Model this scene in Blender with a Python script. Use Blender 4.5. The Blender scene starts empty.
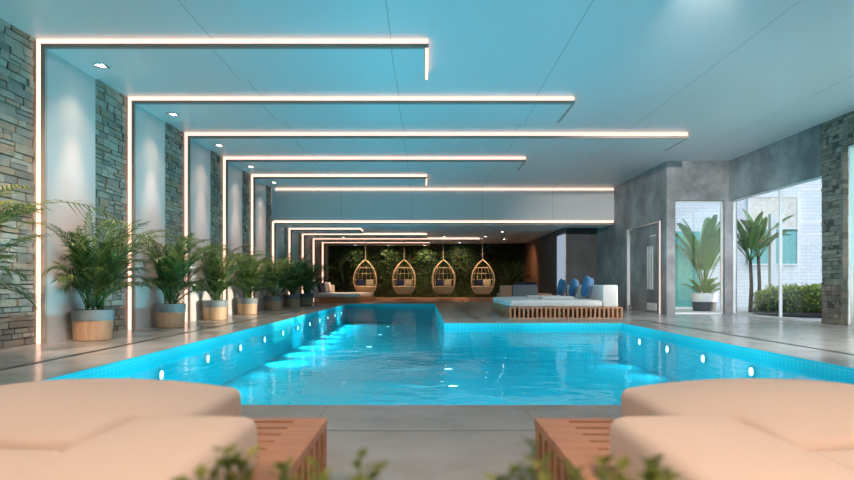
import bpy, bmesh, math, random
from math import sin, cos, pi, radians
from mathutils import Vector, Matrix, Quaternion

S = bpy.context.scene
COL = S.collection
R = random.Random(7)

# ------------------------------------------------------------------ mesh helpers
class MB:
    """collects boxes, tubes, lathes and grids, then links them as ONE mesh object"""
    def __init__(s): s.v = []; s.f = []; s.m = []
    def add(s, vs, fs, mi=0):
        b = len(s.v); s.v += [tuple(p) for p in vs]
        s.f += [tuple(b + i for i in f) for f in fs]; s.m += [mi] * len(fs)
    def box(s, x0, x1, y0, y1, z0, z1, mi=0, M=None, jit=0.0, rng=None):
        vs = [Vector((x, y, z)) for z in (z0, z1) for y in (y0, y1) for x in (x0, x1)]
        if jit:
            vs = [p + Vector([rng.uniform(-jit, jit) for _ in range(3)]) for p in vs]
        if M: vs = [M @ p for p in vs]
        s.add(vs, [(0,2,3,1),(4,5,7,6),(0,1,5,4),(2,6,7,3),(0,4,6,2),(1,3,7,5)], mi)
    def tube(s, pts, r, n=6, closed=False, mi=0, cap=True):
        pts = [Vector(p) for p in pts]; N = len(pts)
        rs = r if isinstance(r, (list, tuple)) else [r] * N
        vs = []; up = None
        for i, p in enumerate(pts):
            if closed: t = pts[(i+1) % N] - pts[i-1]
            else: t = pts[min(i+1, N-1)] - pts[max(i-1, 0)]
            t.normalize()
            if up is None:
                up = Vector((0,0,1)) if abs(t.z) < .9 else Vector((1,0,0))
            a = (up - t * up.dot(t))
            if a.length < 1e-5: a = t.orthogonal()
            a.normalize(); up = a; b = t.cross(a)
            for k in range(n):
                an = 2*pi*k/n; vs.append(p + (a*cos(an) + b*sin(an)) * rs[i])
        fs = []
        for i in range(N if closed else N-1):
            j = (i+1) % N
            for k in range(n):
                l = (k+1) % n; fs.append((i*n+k, i*n+l, j*n+l, j*n+k))
        if cap and not closed:
            fs.append(tuple(reversed(range(n)))); fs.append(tuple((N-1)*n+k for k in range(n)))
        s.add(vs, fs, mi)
    def lathe(s, prof, n=32, c=(0,0,0), mi=0, a0=0, a1=2*pi):
        full = abs(a1-a0-2*pi) < 1e-6; cols = n if full else n+1
        vs = []
        for (r, z) in prof:
            for k in range(cols):
                a = a0 + (a1-a0)*k/n; vs.append((c[0]+r*cos(a), c[1]+r*sin(a), c[2]+z))
        fs = []
        for i in range(len(prof)-1):
            for k in range(n):
                l = (k+1) % cols
                fs.append((i*cols+k, i*cols+l, (i+1)*cols+l, (i+1)*cols+k))
        s.add(vs, fs, mi)
    def disc(s, c, r, n=24, mi=0, nrm=(0,0,1)):
        q = Vector((0,0,1)).rotation_difference(Vector(nrm))
        vs = [Vector(c) + q @ Vector((r*cos(2*pi*k/n), r*sin(2*pi*k/n), 0)) for k in range(n)]
        s.add(vs, [tuple(range(n))], mi)
    def build(s, name, mats, parent=None, smooth=False, loc=None):
        me = bpy.data.meshes.new(name); me.from_pydata(s.v, [], s.f); me.update()
        return link(name, me, mats, parent, smooth, s.m, loc)

def link(name, me, mats, parent=None, smooth=False, mi=None, loc=None):
    if not isinstance(mats, (list, tuple)): mats = [mats]
    for m in mats: me.materials.append(m)
    if mi and len(mats) > 1: me.polygons.foreach_set('material_index', mi)
    if smooth: me.polygons.foreach_set('use_smooth', [True]*len(me.polygons))
    o = bpy.data.objects.new(name, me); COL.objects.link(o)
    if parent: o.parent = parent
    if loc: o.location = loc
    return o

def bm_obj(name, bm, mats, parent=None, smooth=True, loc=None):
    me = bpy.data.meshes.new(name); bm.to_mesh(me); bm.free()
    return link(name, me, mats, parent, smooth, None, loc)

def thing(name, label, cat, loc=(0,0,0), rz=0, group=None):
    o = bpy.data.objects.new(name, None); COL.objects.link(o); o.empty_display_size = .1
    o.location = loc; o.rotation_euler = (0,0,rz)
    return tag(o, label, cat, group)
def tag(o, label, cat, group=None, kind=None):
    o['label'] = label; o['category'] = cat
    if group: o['group'] = group
    if kind: o['kind'] = kind
    return o
def struct(o): o['kind'] = 'structure'; return o
def kids(o): return [c for c in COL.objects if c.parent == o]
def copy_tree(o, parent=None):
    c = o.copy(); COL.objects.link(c)
    if parent: c.parent = parent
    for ch in kids(o): copy_tree(ch, c)
    return c

def rounded_box(x0, x1, y0, y1, z0, z1, r=.04, crown=0.0, seg=4, sub=6):
    bm = bmesh.new()
    bmesh.ops.create_cube(bm, size=1)
    for v in bm.verts:
        v.co = Vector(((x0+x1)/2 + v.co.x*(x1-x0), (y0+y1)/2 + v.co.y*(y1-y0), (z0+z1)/2 + v.co.z*(z1-z0)))
    bmesh.ops.bevel(bm, geom=bm.edges[:], offset=r, segments=seg, profile=.5, affect='EDGES')
    if crown:
        for ax, a, b in ((0, x0, x1), (1, y0, y1)):
            for k in range(1, sub):
                p = a + r + (b-a-2*r)*k/sub
                co = [0,0,0]; no = [0,0,0]; co[ax] = p; no[ax] = 1
                bmesh.ops.bisect_plane(bm, geom=bm.verts[:]+bm.edges[:]+bm.faces[:], plane_co=co, plane_no=no)
        for v in bm.verts:
            if v.co.z > (z0+z1)/2:
                u = (v.co.x-x0)/(x1-x0)*2-1; w = (v.co.y-y0)/(y1-y0)*2-1
                v.co.z += crown * max(0, 1-u*u)**.8 * max(0, 1-w*w)**.5
    return bm

def pillow_bm(w, h, t, n=12):
    """soft square cushion standing in the local xz plane, thickness along y"""
    bm = bmesh.new(); grids = []
    for sgn in (1, -1):
        g = []
        for i in range(n+1):
            row = []
            for j in range(n+1):
                u = i/n*2-1; v = j/n*2-1
                k = (max(0, 1-u**4) * max(0, 1-v**4))**.55
                pinch = 1 - .06*(1-abs(u)**2)*abs(v)**3
                pinch2 = 1 - .06*(1-abs(v)**2)*abs(u)**3
                row.append(bm.verts.new((u*w/2*pinch2, sgn*(t/2*k+.004), v*h/2*pinch)))
            g.append(row)
        for i in range(n):
            for j in range(n):
                q = [g[i][j], g[i+1][j], g[i+1][j+1], g[i][j+1]]
                bm.faces.new(q if sgn < 0 else q[::-1])
        grids.append(g)
    a, b = grids
    for i in range(n):
        for (p, q) in (((i,0),(i+1,0)), ((i,n),(i+1,n)), ((0,i),(0,i+1)), ((n,i),(n,i+1))):
            bm.faces.new([a[p[0]][p[1]], a[q[0]][q[1]], b[q[0]][q[1]], b[p[0]][p[1]]])
    bmesh.ops.recalc_face_normals(bm, faces=bm.faces[:])
    return bm

# ------------------------------------------------------------------ materials
def srgb(r, g, b):
    f = lambda c: (c/255/12.92) if c/255 <= .04045 else ((c/255+.055)/1.055)**2.4
    return (f(r), f(g), f(b), 1)
class N:
    def schlick(s, f0, nrm=None):
        lw = s.n('ShaderNodeLayerWeight'); lw.inputs[0].default_value = .5
        if nrm is not None: s.l(nrm, lw.inputs['Normal'])
        return s.mathn('MULTIPLY_ADD', s.mathn('POWER', lw.outputs['Facing'], 5), 1-f0, f0)
    def __init__(s, name):
        s.m = bpy.data.materials.new(name); s.m.use_nodes = True
        s.t = s.m.node_tree; s.t.nodes.clear()
        s.out = s.n('ShaderNodeOutputMaterial')
    def n(s, ty, **kw):
        x = s.t.nodes.new(ty)
        for k, v in kw.items(): setattr(x, k, v)
        return x
    def l(s, a, b): s.t.links.new(a, b)
    def bsdf(s, col, rough=.5, metal=0, spec=.5):
        b = s.n('ShaderNodeBsdfPrincipled'); b.inputs['Base Color'].default_value = col
        b.inputs['Roughness'].default_value = rough; b.inputs['Metallic'].default_value = metal
        b.inputs['Specular IOR Level'].default_value = spec
        s.l(b.outputs[0], s.out.inputs[0]); s.b = b; return b
    def coord(s, scale=(1,1,1), obj=True, rot=(0,0,0)):
        c = s.n('ShaderNodeTexCoord'); mp = s.n('ShaderNodeMapping')
        mp.inputs['Scale'].default_value = scale; mp.inputs['Rotation'].default_value = rot
        s.l(c.outputs['Object'], mp.inputs[0]); return mp.outputs[0]
    def noise(s, vec, scale=5, detail=4, rough=.5):
        t = s.n('ShaderNodeTexNoise'); t.inputs['Scale'].default_value = scale
        t.inputs['Detail'].default_value = detail; t.inputs['Roughness'].default_value = rough
        s.l(vec, t.inputs['Vector']); return t.outputs['Fac']
    def ramp(s, fac, stops):
        r = s.n('ShaderNodeValToRGB'); e = r.color_ramp.elements
        while len(e) < len(stops): e.new(.5)
        for x, (p, c) in zip(e, stops): x.position = p; x.color = c
        s.l(fac, r.inputs[0]); return r.outputs[0]
    def bump(s, h, strength=.3, dist=.02):
        b = s.n('ShaderNodeBump'); b.inputs['Strength'].default_value = strength
        b.inputs['Distance'].default_value = dist; s.l(h, b.inputs['Height']); return b.outputs[0]
    def mathn(s, op, a, b=None, c=None):
        m = s.n('ShaderNodeMath', operation=op)
        for i, x in enumerate((a, b, c)):
            if x is None: continue
            if isinstance(x, (int, float)): m.inputs[i].default_value = x
            else: s.l(x, m.inputs[i])
        return m.outputs[0]
    def mix(s, fac, a, b):
        m = s.n('ShaderNodeMix', data_type='RGBA')
        for i, x in ((0, fac), (6, a), (7, b)):
            if isinstance(x, (int, float, tuple)): m.inputs[i].default_value = x
            else: s.l(x, m.inputs[i])
        return m.outputs[2]

def plain(name, col, rough=.5, metal=0, spec=.5, var=.12, scale=8, bump=0, stretch=(1,1,1)):
    k = N(name); b = k.bsdf(col, rough, metal, spec)
    v = k.coord(stretch); f = k.noise(v, scale)
    lo = tuple(c*(1-var) for c in col[:3])+(1,); hi = tuple(min(1, c*(1+var)) for c in col[:3])+(1,)
    k.l(k.ramp(f, [(.3, lo), (.7, hi)]), b.inputs['Base Color'])
    if bump: k.l(k.bump(k.noise(v, scale*6), bump, .01), b.inputs['Normal'])
    return k.m
def emis(name, col, st):
    k = N(name); e = k.n('ShaderNodeEmission'); e.inputs[0].default_value = col; e.inputs[1].default_value = st
    k.l(e.outputs[0], k.out.inputs[0]); return k.m
def island(name, stops, rough=.5, spec=.4, bump=0, bscale=30, trans=0, nvar=.0):
    """a colour of its own for every leaf / stone"""
    k = N(name); b = k.bsdf((.5,.5,.5,1), rough, 0, spec)
    g = k.n('ShaderNodeNewGeometry')
    c = k.ramp(g.outputs['Random Per Island'], stops)
    if nvar:
        f = k.noise(k.coord(), bscale*.3, 6, .6)
        c = k.mix(k.mathn('MULTIPLY', f, nvar), c, tuple(.35*x for x in stops[0][1][:3])+(1,))
    k.l(c, b.inputs['Base Color'])
    if bump: k.l(k.bump(k.noise(k.coord(), bscale, 6, .6), bump, .02), b.inputs['Normal'])
    if trans:
        t = k.n('ShaderNodeBsdfTranslucent'); k.l(c, t.inputs[0])
        mx = k.n('ShaderNodeMixShader'); mx.inputs[0].default_value = trans
        k.l(b.outputs[0], mx.inputs[1]); k.l(t.outputs[0], mx.inputs[2]); k.l(mx.outputs[0], k.out.inputs[0])
    return k.m

M = {}
M['stone'] = island('ledge stone', [(0, (.23,.20,.17,1)), (.3, (.36,.31,.26,1)), (.6, (.50,.44,.36,1)), (.82, (.40,.27,.18,1)), (1, (.27,.25,.23,1))], .85, .3, .6, 22, 0, .7)
M['pillar_stone'] = island('pillar stone', [(0, (.16,.145,.12,1)), (.4, (.30,.27,.22,1)), (.75, (.40,.33,.26,1)), (1, (.25,.23,.2,1))], .85, .3, .6, 26, 0, .7)
M['mortar'] = plain('mortar', (.07,.065,.06,1), .9)
M['panel'] = plain('white wall panel', (.50,.475,.465,1), .35, 0, .4, .02, 2)
M['trimgrey'] = plain('bronze profile', (.40,.31,.27,1), .45, 0, .4, .05)
M['led'] = emis('warm led', (1, .62, .46, 1), 2.1)
M['led_white'] = emis('pinkish white led', (1, .80, .74, 1), .95)
M['bulb'] = emis('downlight bulb', (1, .9, .82, 1), 40)
M['chrome'] = plain('brushed steel', (.75,.76,.78,1), .25, 1, .5, .05)
M['white'] = plain('white lacquer', (.8,.8,.8,1), .4, 0, .5, .03)

def ceiling_mat():
    k = N('painted ceiling panels'); b = k.bsdf((.74,.74,.74,1), .38, 0, .35)
    c = k.n('ShaderNodeTexCoord'); sp = k.n('ShaderNodeSeparateXYZ'); k.l(c.outputs['Object'], sp.inputs[0])
    def seam(ax, off, step, w):
        u = k.mathn('DIVIDE', k.mathn('ADD', sp.outputs[ax], off), step)
        fr = k.mathn('FRACT', u); d = k.mathn('ABSOLUTE', k.mathn('SUBTRACT', fr, .5))
        return k.mathn('GREATER_THAN', d, .5 - w/step)
    m = seam(0, .43, 2.27, .006)
    k.l(k.mix(m, (.74,.74,.74,1), (.42,.43,.44,1)), b.inputs['Base Color'])
    return k.m
M['ceiling'] = ceiling_mat()

def floor_mat():
    k = N('polished porcelain deck'); b = k.bsdf((.3,.3,.3,1), .2, 0, .5)
    v = k.coord()
    f = k.noise(v, 1.7, 8, .62); f2 = k.noise(v, 9, 6, .6)
    base = k.ramp(f, [(.30, (.31,.295,.28,1)), (.5, (.40,.385,.37,1)), (.72, (.48,.465,.445,1))])
    base = k.mix(k.mathn('MULTIPLY', f2, .35), base, (.32,.305,.29,1))
    br = k.n('ShaderNodeTexBrick'); br.offset = 0; br.inputs['Scale'].default_value = 1
    br.inputs['Mortar Size'].default_value = .004; br.inputs['Brick Width'].default_value = 1.2; br.inputs['Row Height'].default_value = 1.2
    br.inputs['Color1'].default_value = (0,0,0,1); br.inputs['Color2'].default_value = (0,0,0,1); br.inputs['Mortar'].default_value = (1,1,1,1)
    mp = k.n('ShaderNodeMapping'); mp.inputs['Location'].default_value = (.6, .15, 0); k.l(v, mp.inputs[0]); k.l(mp.outputs[0], br.inputs['Vector'])
    k.l(k.mix(br.outputs['Color'], base, (.30,.285,.27,1)), b.inputs['Base Color'])
    k.l(k.mathn('MULTIPLY_ADD', f2, .18, .12), b.inputs['Roughness'])
    k.l(k.bump(f2, .04, .01), b.inputs['Normal'])
    return k.m
M['floor'] = floor_mat()

def pool_mat():
    k = N('pool mosaic'); b = k.bsdf((.1,.6,.8,1), .25, 0, .4)
    v = k.coord()
    br = k.n('ShaderNodeTexVoronoi'); br.distance = 'CHEBYCHEV'; br.inputs['Scale'].default_value = 14; br.inputs['Randomness'].default_value = 0
    k.l(v, br.inputs['Vector'])
    tile = k.mix(k.mathn('MULTIPLY', k.noise(v, 40, 2), .3), (.012,.50,.59,1), (.03,.60,.68,1))
    k.l(k.mix(k.mathn('GREATER_THAN', br.outputs['Distance'], .45), tile, (.10,.58,.66,1)), b.inputs['Base Color'])
    return k.m
M['pool'] = pool_mat()

def water_mat():
    k = N('pool water')
    gl = k.n('ShaderNodeBsdfGlossy'); gl.inputs['Roughness'].default_value = .015
    tr = k.n('ShaderNodeBsdfTransparent'); tr.inputs[0].default_value = (.38, .90, 1, 1)
    v = k.coord((1, .75, 1))
    a = k.noise(v, 1.6, 3, .55); c = k.noise(v, 6, 3, .6)
    h = k.mathn('ADD', a, k.mathn('MULTIPLY', c, .22))
    nb = k.bump(h, .13, .10)
    k.l(nb, gl.inputs['Normal'])
    mx = k.n('ShaderNodeMixShader'); k.l(k.mathn('MULTIPLY', k.schlick(.02, nb), .48), mx.inputs[0])
    k.l(tr.outputs[0], mx.inputs[1]); k.l(gl.outputs[0], mx.inputs[2]); k.l(mx.outputs[0], k.out.inputs[0])
    return k.m
M['water'] = water_mat()

def glass_mat(name, tint, refl=1.0, minr=0.0):
    k = N(name)
    gl = k.n('ShaderNodeBsdfGlossy'); gl.inputs['Roughness'].default_value = .01
    tr = k.n('ShaderNodeBsdfTransparent'); tr.inputs[0].default_value = tint
    mx = k.n('ShaderNodeMixShader'); k.l(k.mathn('MULTIPLY_ADD', k.schlick(.04), refl, minr), mx.inputs[0])
    k.l(tr.outputs[0], mx.inputs[1]); k.l(gl.outputs[0], mx.inputs[2]); k.l(mx.outputs[0], k.out.inputs[0])
    return k.m
M['glass'] = glass_mat('window glass', (.93,.97,.97,1))
M['tealglass'] = glass_mat('green tinted glass', (.35,.70,.66,1), 1, .05)
k_ = N('milky glass'); b_ = k_.bsdf((.62,.74,.76,1), .12, 0, .5); t_ = k_.n('ShaderNodeBsdfTranslucent'); t_.inputs[0].default_value = (.62,.76,.78,1)
x_ = k_.n('ShaderNodeMixShader'); x_.inputs[0].default_value = .5; k_.l(b_.outputs[0], x_.inputs[1]); k_.l(t_.outputs[0], x_.inputs[2]); k_.l(x_.outputs[0], k_.out.inputs[0]); M['milk'] = k_.m
M['frosted'] = plain('frosted blue white glass', (.55,.66,.75,1), .3)

def concrete_mat():
    k = N('grey concrete plaster'); b = k.bsdf((.15,.16,.17,1), .55, 0, .4)
    v = k.coord(); f = k.noise(v, 1.1, 9, .65); g = k.noise(k.coord((1,1,.4)), 4, 6, .6)
    c = k.ramp(f, [(.34, (.13,.14,.147,1)), (.5, (.27,.283,.29,1)), (.66, (.44,.45,.46,1))])
    k.l(k.mix(k.mathn('MULTIPLY', g, .4), c, (.18,.18,.185,1)), b.inputs['Base Color'])
    k.l(k.bump(g, .15, .01), b.inputs['Normal'])
    return k.m
M['concrete'] = concrete_mat()
M['darkwall'] = plain('charcoal plaster', (.075,.08,.085,1), .5, 0, .4, .25, 2)

def wood_mat(name, a, b_, rough=.45, sc=(1,14,14), bump=.1):
    k = N(name); b = k.bsdf(a, rough, 0, .4)
    v = k.coord(sc); f = k.noise(v, 2.2, 6, .6)
    k.l(k.ramp(f, [(.3, a), (.7, b_)]), b.inputs['Base Color'])
    k.l(k.bump(f, bump, .01), b.inputs['Normal'])
    return k.m
M['teak'] = wood_mat('teak slats', (.42,.20,.11,1), (.58,.30,.175,1), .5, (2,9,9))
M['teakdark'] = wood_mat('oiled teak slats', (.20,.095,.05,1), (.34,.17,.09,1), .5, (9,9,2))
M['potwood'] = wood_mat('oak staves', (.42,.25,.15,1), (.58,.38,.24,1), .5, (14,14,1))
M['wallwood'] = wood_mat('brown wood panelling', (.15,.075,.045,1), (.22,.115,.07,1), .45, (8,8,.6))
M['rattan'] = plain('blond rattan', (.74,.50,.30,1), .55, 0, .4, .2, 30)
M['rope'] = plain('natural rope', (.45,.36,.25,1), .8, 0, .2, .2, 60)
M['potgrey'] = plain('slate grey rim', (.17,.20,.21,1), .55)
M['soil'] = plain('potting soil', (.035,.025,.018,1), .95, 0, .1, .4, 20, .5)

def fabric(name, col, sheen=.2):
    k = N(name); b = k.bsdf(col, .85, 0, .15); v = k.coord()
    f = k.noise(v, 3, 4); w = k.noise(v, 260, 2)
    lo = tuple(c*.94 for c in col[:3])+(1,)
    k.l(k.mix(f, col, lo), b.inputs['Base Color'])
    k.l(k.bump(w, .12, .004), b.inputs['Normal'])
    b.inputs['Sheen Weight'].default_value = sheen
    return k.m
M['cream'] = fabric('cream upholstery', (.77,.635,.54,1))
M['palewhite'] = fabric('white upholstery', (.68,.68,.68,1))
M['blue'] = fabric('royal blue cushion', (.012,.085,.20,1))
M['navy'] = fabric('navy cushion', (.02,.025,.06,1))
M['sand'] = fabric('sand cushion', (.42,.34,.22,1))
M['greyfab'] = fabric('slate upholstery', (.20,.23,.26,1))
M['tan'] = fabric('tan upholstery', (.48,.27,.18,1))
M['rose'] = fabric('mauve cushion', (.25,.17,.19,1))
M['towel'] = fabric('white towel', (.80,.80,.80,1))
M['darkmetal'] = plain('black metal', (.015,.015,.017,1), .4, .6)

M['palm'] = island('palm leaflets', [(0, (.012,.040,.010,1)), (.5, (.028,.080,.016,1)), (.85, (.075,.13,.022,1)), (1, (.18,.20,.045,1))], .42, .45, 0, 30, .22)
M['palm_light'] = island('palm leaflets painted sunlit', [(0, (.05,.09,.015,1)), (.5, (.12,.16,.03,1)), (1, (.26,.25,.06,1))], .42, .45, 0, 30, .22)  # lit look of the long fronds put into a yellower leaf colour
M['stem'] = plain('green stem', (.10,.15,.04,1), .5)
M['banana'] = island('paddle leaf', [(0, (.025,.09,.02,1)), (.5, (.055,.16,.032,1)), (1, (.13,.26,.06,1))], .4, .4, 0, 30, .15)
M['darkleaf'] = island('dark broad leaf', [(0, (.008,.02,.008,1)), (1, (.02,.045,.015,1))], .4, .4, 0, 30, .15)
M['trunk'] = plain('dark trunk', (.05,.045,.03,1), .8, 0, .2, .3, 20)
M['wallleaf'] = island('living wall leaves', [(0, (.010,.030,.008,1)), (.35, (.03,.07,.014,1)), (.65, (.06,.11,.02,1)), (.9, (.13,.16,.035,1)), (1, (.17,.09,.03,1))], .5, .35, 0, 30, .2)
M['hedge'] = island('hedge leaves', [(0, (.08,.14,.02,1)), (.5, (.22,.31,.04,1)), (1, (.42,.46,.09,1))], .5, .35, 0, 30, .3)
M['shrub'] = island('shrub leaves', [(0, (.08,.12,.015,1)), (.5, (.17,.22,.03,1)), (1, (.32,.34,.07,1))], .5, .35, 0, 30, .3)
M['brickwhite'] = None
def brick_mat():
    k = N('white painted brick'); b = k.bsdf((.6,.62,.62,1), .7, 0, .3)
    c = k.n('ShaderNodeTexCoord'); sp = k.n('ShaderNodeSeparateXYZ'); k.l(c.outputs['Object'], sp.inputs[0])
    cb = k.n('ShaderNodeCombineXYZ'); k.l(k.mathn('ADD', sp.outputs[0], sp.outputs[1]), cb.inputs[0]); k.l(sp.outputs[2], cb.inputs[1])
    br = k.n('ShaderNodeTexBrick'); br.inputs['Scale'].default_value = 1
    br.inputs['Brick Width'].default_value = .32; br.inputs['Row Height'].default_value = .115; br.inputs['Mortar Size'].default_value = .009
    br.inputs['Color1'].default_value = (.80,.80,.78,1); br.inputs['Color2'].default_value = (.75,.75,.735,1); br.inputs['Mortar'].default_value = (.62,.62,.61,1)
    k.l(cb.outputs[0], br.inputs['Vector']); k.l(br.outputs['Color'], b.inputs['Base Color'])
    k.l(k.bump(br.outputs['Fac'], -.4, .02), b.inputs['Normal'])
    return k.m
M['brickwhite'] = brick_mat()
M['paving'] = plain('pale courtyard paving', (.52,.51,.49,1), .6, 0, .3, .1, 2)
M['lamp_lens'] = emis('underwater lamp lens', (.75, .97, 1, 1), 6)
M['potwhite'] = plain('white pot glaze', (.75,.75,.74,1), .3)
M['black'] = plain('matt black', (.02,.02,.02,1), .5)

# ------------------------------------------------------------------ key dimensions (metres, camera at the origin looking along +Y)
WX = -4.92          # stone face of the left wall
PX = -4.80          # face of the white bays
HC, HB = 3.86, 3.74 # ceiling, underside of the bays
LC, LB = 2.80, 2.68 # the same in the low lounge
FY = 19.93          # bulkhead
BY = 31.0           # living wall
PN, PM, PF = 3.86, 12.10, 24.2     # pool near edge, wide part's far edge, narrow part's far edge
PL, PR, PR2 = -3.0, 3.85, .38
WATER, PFLOOR = -.09, -.72
RX, RX2, RXL = 7.65, 6.08, 5.0     # glazed right wall, concrete wall, wood wall of the lounge
YG = 15.6
YB = -4.0

# ------------------------------------------------------------------ setting: floor, pool
mb = MB()
def frect(x0, x1, y0, y1): mb.box(x0, x1, y0, y1, -.12, 0)
frect(-5.2, PL, YB, BY+.2); frect(PR, 8.0, YB, PM); frect(PL, PR, YB, PN)
frect(PR2, RX2, PM, BY+.2); frect(RX2, 8.0, PM, YG+.1); frect(PL, PR2, PF, BY+.2)
struct(mb.build('floor', M['floor']))
mb = MB()
t = .12
def pool_wall(x0, x1, y0, y1): mb.box(x0, x1, y0, y1, PFLOOR, -.121)
pool_wall(PL-t, PL, PN-t, PF+t); pool_wall(PR, PR+t, PN-t, PM+t); pool_wall(PL, PR, PN-t, PN)
pool_wall(PR2, PR, PM, PM+t); pool_wall(PR2, PR2+t, PM+t, PF+t); pool_wall(PL, PR2, PF, PF+t)
mb.box(PL-t, PR+t, PN-t, PM+t, PFLOOR-.1, PFLOOR); mb.box(PL-t, PR2+t, PM+t, PF+t, PFLOOR-.1, PFLOOR)
# mosaic facing up to the deck edge
e = .006
mb.box(PL, PL+e, PN, PF, -.13, -.004); mb.box(PR-e, PR, PN, PM, -.13, -.004); mb.box(PL+e, PR-e, PN, PN+e, -.13, -.004)
mb.box(PR2, PR-e, PM-e, PM, -.13, -.004); mb.box(PR2-e, PR2, PM-e, PF, -.13, -.004); mb.box(PL+e, PR2-e, PF-e, PF, -.13, -.004)
struct(mb.build('pool_basin', M['pool']))
mb = MB()
mb.add([(PL+e,PN+e,WATER),(PR-e,PN+e,WATER),(PR-e,PM-e,WATER),(PR2-e,PM-e,WATER),(PR2-e,PF-e,WATER),(PL+e,PF-e,WATER)], [(0,1,2,3,4,5)])
struct(mb.build('pool_water', M['water']))
# drain slot all round the pool
mb = MB(); d = .72; w = .028
for (x0,x1,y0,y1) in ((PL-d-w,PL-d+w,PN-d,PF+d),(PR+d-w,PR+d+w,PN-d,PM+d),(PR2+d,PR+d,PM+d-w,PM+d+w),(PR2+d-w,PR2+d+w,PM+d,PF+d),(PL-d,PR2+d,PF+d-w,PF+d+w)):
    mb.box(x0,x1,y0,y1,.0005,.003)
struct(mb.build('trim_1', M['darkmetal']))
mb = MB(); mb.box(PL-d,PR+d,PN-d+.04,PN-d+.06,.0005,.003)
struct(mb.build('trim_2', M['chrome']))

# ------------------------------------------------------------------ setting: ceiling, walls
mb = MB()
mb.box(-5.3, 8.0, YB, FY+.2, HC, HC+.2)
mb.box(-5.3, 6.3, FY+.12, BY+.2, LC, LC+.2)
struct(mb.build('ceiling', M['ceiling']))
mb = MB(); mb.box(WX, RX2, FY, FY+.12, LC-.02, HC)
struct(mb.build('wall_bulkhead', M['ceiling']))
mb = MB(); mb.box(-5.2, -5.02, YB, BY+.2, 0, HC)
struct(mb.build('wall_left', M['mortar']))
mb = MB(); mb.box(-5.2, 8, YB-.2, YB, 0, HC)
struct(mb.build('wall_behind', M['panel']))

def stone_patch(name, plane_x, y0, y1, z0, z1, hmin, hmax, lmin, lmax, depth, mat, sgn=1, seed=1, yflip=None):
    """dry stacked ledge stones; every stone its own box in one cladding mesh"""
    r = random.Random(seed); mb = MB(); z = z0
    while z < z1 - .01:
        h = r.uniform(hmin, hmax)
        if z1 - z - h < hmin*.6: h = z1 - z
        y = y0 - r.uniform(0, lmax)*.0
        while y < y1 - .005:
            l = r.uniform(lmin, lmax)
            if y1 - y - l < lmin*.5: l = y1 - y
            pieces = [(z, z+h)]
            if h > (hmin+hmax)*.55 and r.random() < .3:
                q = z + h*r.uniform(.4, .6); pieces = [(z, q), (q, z+h)]
            for (za, zb) in pieces:
                dp = depth*r.uniform(.45, 1); g = .006
                if yflip is None:
                    xs = (plane_x - sgn*.06, plane_x + sgn*(dp - depth))
                    mb.box(min(xs), max(xs), y+g, y+l-g, za+g, zb-g, jit=.006, rng=r)
                else:
                    ys = (yflip + .05, yflip - (dp - depth) )
                    mb.box(y+g, y+l-g, min(yflip + (depth-dp), yflip+.06), yflip+.06, za+g, zb-g, jit=.005, rng=r)
            y += l
        z += h
    return struct(mb.build(name, mat))

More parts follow.
